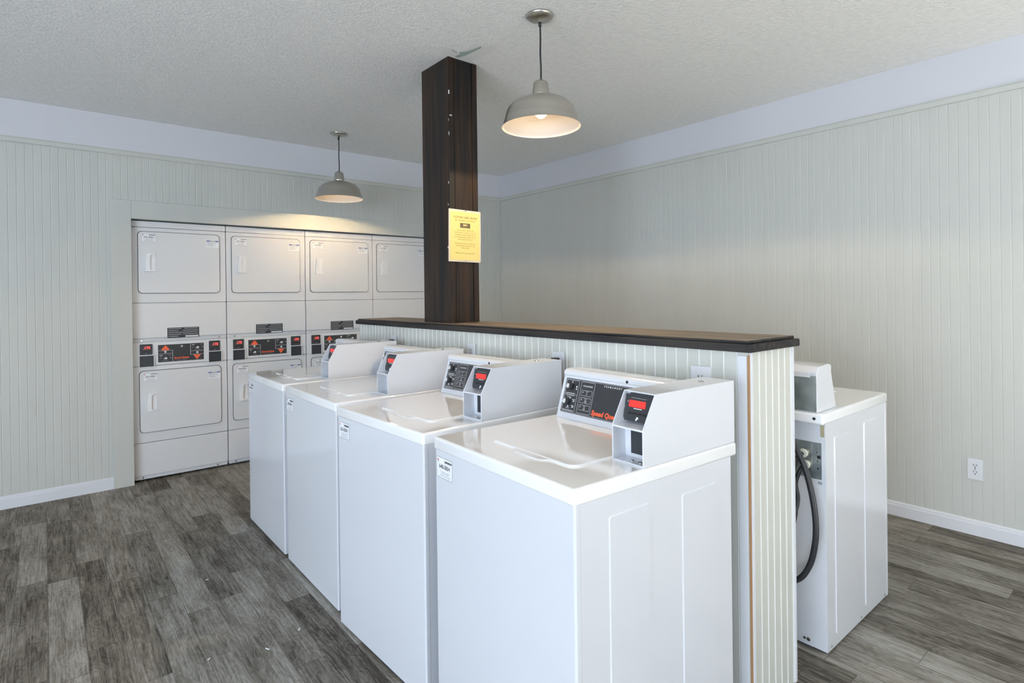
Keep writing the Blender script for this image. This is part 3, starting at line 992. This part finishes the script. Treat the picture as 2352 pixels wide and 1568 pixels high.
    for (a, b_, c_, d_) in ((0.163, 0.258, 0.9695, 0.9712), (0.256, 0.258, 0.886, 0.9712), (0.163, 0.258, 0.9445, 0.9462),
                            (0.379, 0.472, 0.9275, 0.9292), (0.379, 0.381, 0.9275, 1.0130), (0.379, 0.472, 0.9545, 0.9562)):
        p.rect(a, b_, c_, d_, k, 1)
    for (ox, oz) in ((0.0, 0.0), (0.2185, 0.0705)):
        p.rect(0.170 + ox, 0.190 + ox, 0.9305 + oz, 0.9345 + oz, k, 1)
        p.rect(0.226 + ox, 0.246 + ox, 0.9325 + oz, 0.9350 + oz, k, 4)
        p.rect(0.170 + ox, 0.186 + ox, 0.9125 + oz, 0.9155 + oz, k, 4)
        p.rect(0.236 + ox, 0.250 + ox, 0.9105 + oz, 0.9155 + oz, k, 4)
        p.rect(0.190 + ox, 0.230 + ox, 0.8935 + oz, 0.8960 + oz, k, 4)
    po = p.make('control_panel', ['black_panel', 'white_print', 'dryer', 'orange', 'grey_print'], t, matrix=cm, recalc=False)
    for (x, z) in ((0.209, 0.912), (0.4275, 0.9815)):
        MB().prism([(x - 0.013, z - 0.004), (x + 0.001, z + 0.008), (x + 0.010, z + 0.006), (x + 0.012, z - 0.002), (x + 0.006, z - 0.008), (x - 0.004, z - 0.007)], 'z', 0.001, 0.010
                   ).make('dial', 'white_print', po, bevel=0.0015)
    for (x, z) in ((0.208, 0.9600), (0.4270, 0.9420)):
        MB().cyl((x, z, 0.001), 'z', 0.0075, 0.006, 14).make('push_button', 'white_print', po)
    MB().cyl((0.3195, 0.9975, 0.001), 'z', 0.0080, 0.003, 14).make('key_lock', 'chrome', po)
    text('Speed Queen', 0.0195, po, 0.318, 0.9090, 0.0018, 'orange', shear=0.12, bold=0.0008, sx=0.95)
    text('Commercial Dryer', 0.0095, po, 0.322, 0.8925, 0.0018, 'grey_print')
    # coin slots with red displays, and coin cups under them
    for (x0, dz, digits) in ((0.0430, 0.0, '.175'), (0.5100, -0.0005, '.175')):
        rd = MB()
        rd.prism(rr(x0, x0 + 0.080, 0.947 + dz, 1.026 + dz, 0.004, 3), 'z', 0.0, 0.008, 0)
        rd.box(x0 + 0.014, x0 + 0.066, 0.967 + dz, 0.973 + dz, 0.0078, 0.0092, 1)
        rd.rect(x0 + 0.037, x0 + 0.044, 0.954 + dz, 0.960 + dz, 0.0084, 2)
        ro = rd.make('card_reader', ['black_panel', 'cord', 'grey_print'], t, matrix=cm)
        MB().box(x0 + 0.018, x0 + 0.066, 0.986 + dz, 1.009 + dz, 0.0078, 0.0088).make('display', 'gap_and_screen', ro)
        text(digits, 0.027, ro, x0 + 0.044, 0.9975 + dz, 0.0092, 'led_digit', bold=0.0009)
        c0 = x0 - 0.006
        cp = MB()
        cp.frame([(c0, 0.8505), (c0 + 0.100, 0.8505), (c0 + 0.100, 0.944), (c0, 0.944)], [(c0 + 0.004, 0.857), (c0 + 0.095, 0.857), (c0 + 0.095, 0.939), (c0 + 0.004, 0.939)], 'z', 0.0, 0.012, 0)
        cpo = cp.make('coin_cup', 'dryer', t, matrix=cm, bevel=0.001)
        MB().box(c0 + 0.004, c0 + 0.095, 0.857, 0.939, 0.0, 0.0015).make('cup_opening', 'cup', cpo)
    return t


dr = [(0.5075, 'stacked white dryer numbered 655-BBH and 656-BBH, leftmost in the wall recess', '655-BBH', '656-BBH'),
      (1.1535, 'stacked white dryer numbered 657-BBH and 658-BBH, second from the left casing', '657-BBH', '658-BBH'),
      (1.8000, 'stacked white dryer third from the left casing, under the far pendant lamp', '659-BBH', '660-BBH'),
      (2.4460, 'stacked white dryer partly hidden behind the dark wooden pillar', '661-BBH', '662-BBH')]
d0 = make_dryer(*dr[0][1:])
d0.location = (dr[0][0], YD, 0)
for x, lab, a, b in dr[1:]:
    d = copy_tree(d0)
    d.location = (x, YD, 0)
    d['label'] = lab
    renumber(d, dr[0][2], a)
    renumber(d, dr[0][3], b)

# ------------------------------------------------------------------ pendant lamps
RIM = 2.187 - ZC


def dz(prof):
    """the shade hangs a little deeper than a half ball"""
    return [(r, z if z > -0.31 else -0.31 + (z + 0.31) * 1.10) for r, z in prof]


def make_lamp(label):
    t = thing('pendant_lamp', label, 'pendant lamp', group='warehouse pendant lamps')
    MB().lathe([(0.0, 0.0), (0.064, 0.0), (0.066, -0.004), (0.060, -0.012), (0.040, -0.020), (0.012, -0.025), (0.009, -0.032), (0.0, -0.034)], 40).make('canopy', 'nickel', t)
    cord = [(0, 0, -0.03), (0.002, 0, -0.10), (0.001, 0.001, -0.18), (0.003, 0, -0.25), (0.002, 0, -0.312)]
    MB().tube([(0, 0, -0.030), (0, 0, -0.052)], 0.0075, 12).make('cord_grip', 'cord', t)
    MB().tube(smooth_path(cord), 0.0042, 10).make('cord', 'cord', t)
    so_ = MB().lathe(dz([(0.0, -0.306), (0.012, -0.309), (0.014, -0.316), (0.030, -0.318), (0.035, -0.325), (0.042, -0.372), (0.046, -0.386), (0.0, -0.386)]), 36)
    so_.make('socket_cup', 'nickel', t)
    sh = MB()
    prof = [(0.044, -0.3925), (0.070, -0.3965), (0.100, -0.4045), (0.126, -0.4170), (0.146, -0.4320), (0.158, -0.4460), (0.165, -0.4600), (0.174, -0.4930), (0.185, -0.5280), (0.187, -0.5330), (0.190, -0.5350)]
    sh.lathe(prof, 72)
    shade = sh.make('lamp_shade', 'nickel', t, recalc=False)
    inn = [(0.0, -0.3955), (0.044, -0.3955), (0.070, -0.3995), (0.099, -0.4075), (0.124, -0.4200), (0.143, -0.4345), (0.155, -0.4485), (0.162, -0.4620), (0.171, -0.4940), (0.182, -0.5285), (0.1865, -0.5345), (0.190, -0.5350)]
    MB().lathe(inn, 72).make('shade_lining', 'shade_in', t, recalc=False)
    MB().lathe([(0.0, -0.394), (0.017, -0.394), (0.017, -0.408), (0.0, -0.408)], 20).make('bulb_socket', 'white_print', t)
    MB().lathe([(0.0, -0.410), (0.013, -0.411), (0.016, -0.424), (0.026, -0.446), (0.030, -0.462), (0.026, -0.478), (0.014, -0.489), (0.0, -0.492)], 28).make('bulb', 'bulb', t)
    ld = bpy.data.lights.new('bulb_light', 'SPOT')
    ld.energy = 42.0
    ld.color = (1.0, 0.72, 0.40)
    ld.spot_size = math.radians(161)
    ld.spot_blend = 0.12
    ld.shadow_soft_size = 0.02
    lo_ = bpy.data.objects.new('bulb_light', ld)
    COL.objects.link(lo_)
    lo_.parent = t
    lo_.location = (0, 0, -0.503)
    # burnt-in rating marks inside the rim
    mk_ = MB()
    for i in range(5):
        a = math.radians(208 - i * 0.2)
        for q in range(3):
            r_ = 0.1765
            z = -0.486 - i * 0.0082
            rr_ = 0.1685 + (0.1795 - 0.1685) * (i / 4.0)
            a0 = a + 0.030 * q
            mk_.poly([(rr_ * math.cos(a0), rr_ * math.sin(a0), z), (rr_ * math.cos(a0 + 0.018), rr_ * math.sin(a0 + 0.018), z),
                      (rr_ * math.cos(a0 + 0.018), rr_ * math.sin(a0 + 0.018), z - 0.004), (rr_ * math.cos(a0), rr_ * math.sin(a0), z - 0.004)])
    mk_.make('rating_mark', 'raw_wood', t, recalc=False)
    return t


l1 = make_lamp('brushed nickel pendant lamp nearer the camera, hanging right of the dark pillar')
l1.location = (1.8600, 1.9745, ZC)
l2 = copy_tree(l1)
l2.location = (1.8850, 4.410, ZC)
for o in walk(l2):                       # the far lamp holds a weaker bulb
    if o.type == 'LIGHT':
        o.data = o.data.copy()
        o.data.energy = 23.0
l2['label'] = 'brushed nickel pendant lamp hanging in front of the stacked dryers, left of the pillar'


# ------------------------------------------------------------------ wall outlets
def make_outlet(label, origin, face, w_, h_):
    t = thing('wall_outlet', label, 'wall outlet', origin, 0.0, group='white duplex outlets')
    mm = plane_matrix((0, 0, 0), *face)
    MB().prism(rr(-w_ / 2, w_ / 2, -h_ / 2, h_ / 2, 0.003, 3), 'z', 0.0, 0.005).make('cover_plate', 'plate', t, matrix=mm, bevel=0.0015)
    for v in (0.0185, -0.0185):
        r = MB()
        r.prism([(-0.016, v - 0.008), (-0.010, v - 0.0135), (0.010, v - 0.0135), (0.016, v - 0.008), (0.016, v + 0.008), (0.010, v + 0.0135), (-0.010, v + 0.0135), (-0.016, v + 0.008)], 'z', 0.004, 0.0065, 0)
        r.rect(-0.0080, -0.0050, v + 0.0005, v + 0.0085, 0.0068, 1)
        r.rect(0.0050, 0.0080, v + 0.0005, v + 0.0085, 0.0068, 1)
        r.prism(rr(-0.003, 0.003, v - 0.0100, v - 0.0045, 0.0025, 3), 'z', 0.0064, 0.0068, 1)
        r.make('receptacle', ['plate', 'cord'], t, matrix=mm, recalc=False)
    MB().cyl((0, 0, 0.005), 'z', 0.003, 0.001, 10).make('plate_screw', 'chrome', t, matrix=mm)
    return t


XO = HX0 - 0.0024
make_outlet('white wall outlet low on the cream right-hand wall', (XR - 0.0005, 0.7838, 0.3655), FACE_NEG_X, 0.0680, 0.1165)
for lab, y, z, w_, h_ in (('white wall outlet on the half wall behind the nearest washer', 1.058, 1.056, 0.074, 0.115),
                          ('white wall outlet on the half wall behind the second washer, black plug in it', 1.737, 1.057, 0.072, 0.116),
                          ('empty white wall outlet on the half wall behind the third washer', 2.376, 1.056, 0.074, 0.115),
                          ('white wall outlet at the far end of the half wall, behind the farthest washer', 3.210, 1.058, 0.076, 0.115)):
    make_outlet(lab, (XO, y, z), FACE_NEG_X, w_, h_)


def make_plug(label, y):
    t = thing('power_cord', label, 'power cord', (XO - 0.007, y, 1.079), 0.0, group='black plugged-in power cords')
    MB().box(-0.030, 0.0, -0.013, 0.013, -0.011, 0.011).make('plug', 'black', t, bevel=0.003)
    MB().tube(smooth_path([(-0.022, 0, -0.008), (-0.022, 0.002, -0.03), (-0.016, 0.006, -0.09), (-0.014, 0.003, -0.20), (-0.012, 0.0, -0.40)]), 0.004, 10).make('cable', 'cord', t)
    return t


p1 = make_plug('black power cord plugged into the outlet behind the second washer', 1.737)
p2 = copy_tree(p1)
p2.location.y = 3.210
p2['label'] = 'black power cord plugged into the outlet behind the farthest washer'

# ------------------------------------------------------------------ little scraps of lint on the floor
for (x, y, a, l) in ((0.600, 3.03, 0.3, 0.012), (0.80, 2.33, 1.1, 0.016), (0.66, 2.28, 2.0, 0.020), (0.47, 2.36, 0.8, 0.012)):
    s = MB().box(-l / 2, l / 2, -0.002, 0.002, 0.0, 0.002).make('paper_scrap', 'scrap')
    s.location = (x, y, 0.0)
    s.rotation_euler = (0, 0, a)
    tag(s, 'tiny white scrap lying on the plank floor left of the washers', 'paper scrap', 'white scraps on the floor')

# ------------------------------------------------------------------ parts that look different from the rest of their thing
PART_LABELS = {
    'display': 'red lit display', 'control_panel': 'black printed control panel', 'number_sticker': 'white number sticker with a black border',
    'instruction_sticker': 'white sticker with a blue heading', 'door_gap_shade': 'thin dark plate in place of the shaded door gap', 'drain_hose': 'thick black drain hose',
    'inlet_hose': 'thin black water hose', 'valve_panel': 'bare metal valve panel', 'console_back_plate': 'bare metal back plate', 'bulb': 'glowing warm bulb',
    'shade_lining': 'cream lit inside of the shade', 'cord': 'thin black hanging cord', 'card_reader': 'black card reader', 'coin_cup': 'dark coin return cup',
    'warning_plate': 'black plate with grey printed lines', 'ledge_board': 'worn brown ledge top', 'moulded_edge': 'near-black ledge edge',
    'paper': 'yellow sheet of printed paper', 'corner_bracket': 'small brass coloured bracket', 'dial': 'small rotary dial'}
for o in bpy.data.objects:
    stem = o.name.split('.')[0]
    if o.parent and stem in PART_LABELS:
        o['label'] = PART_LABELS[stem]
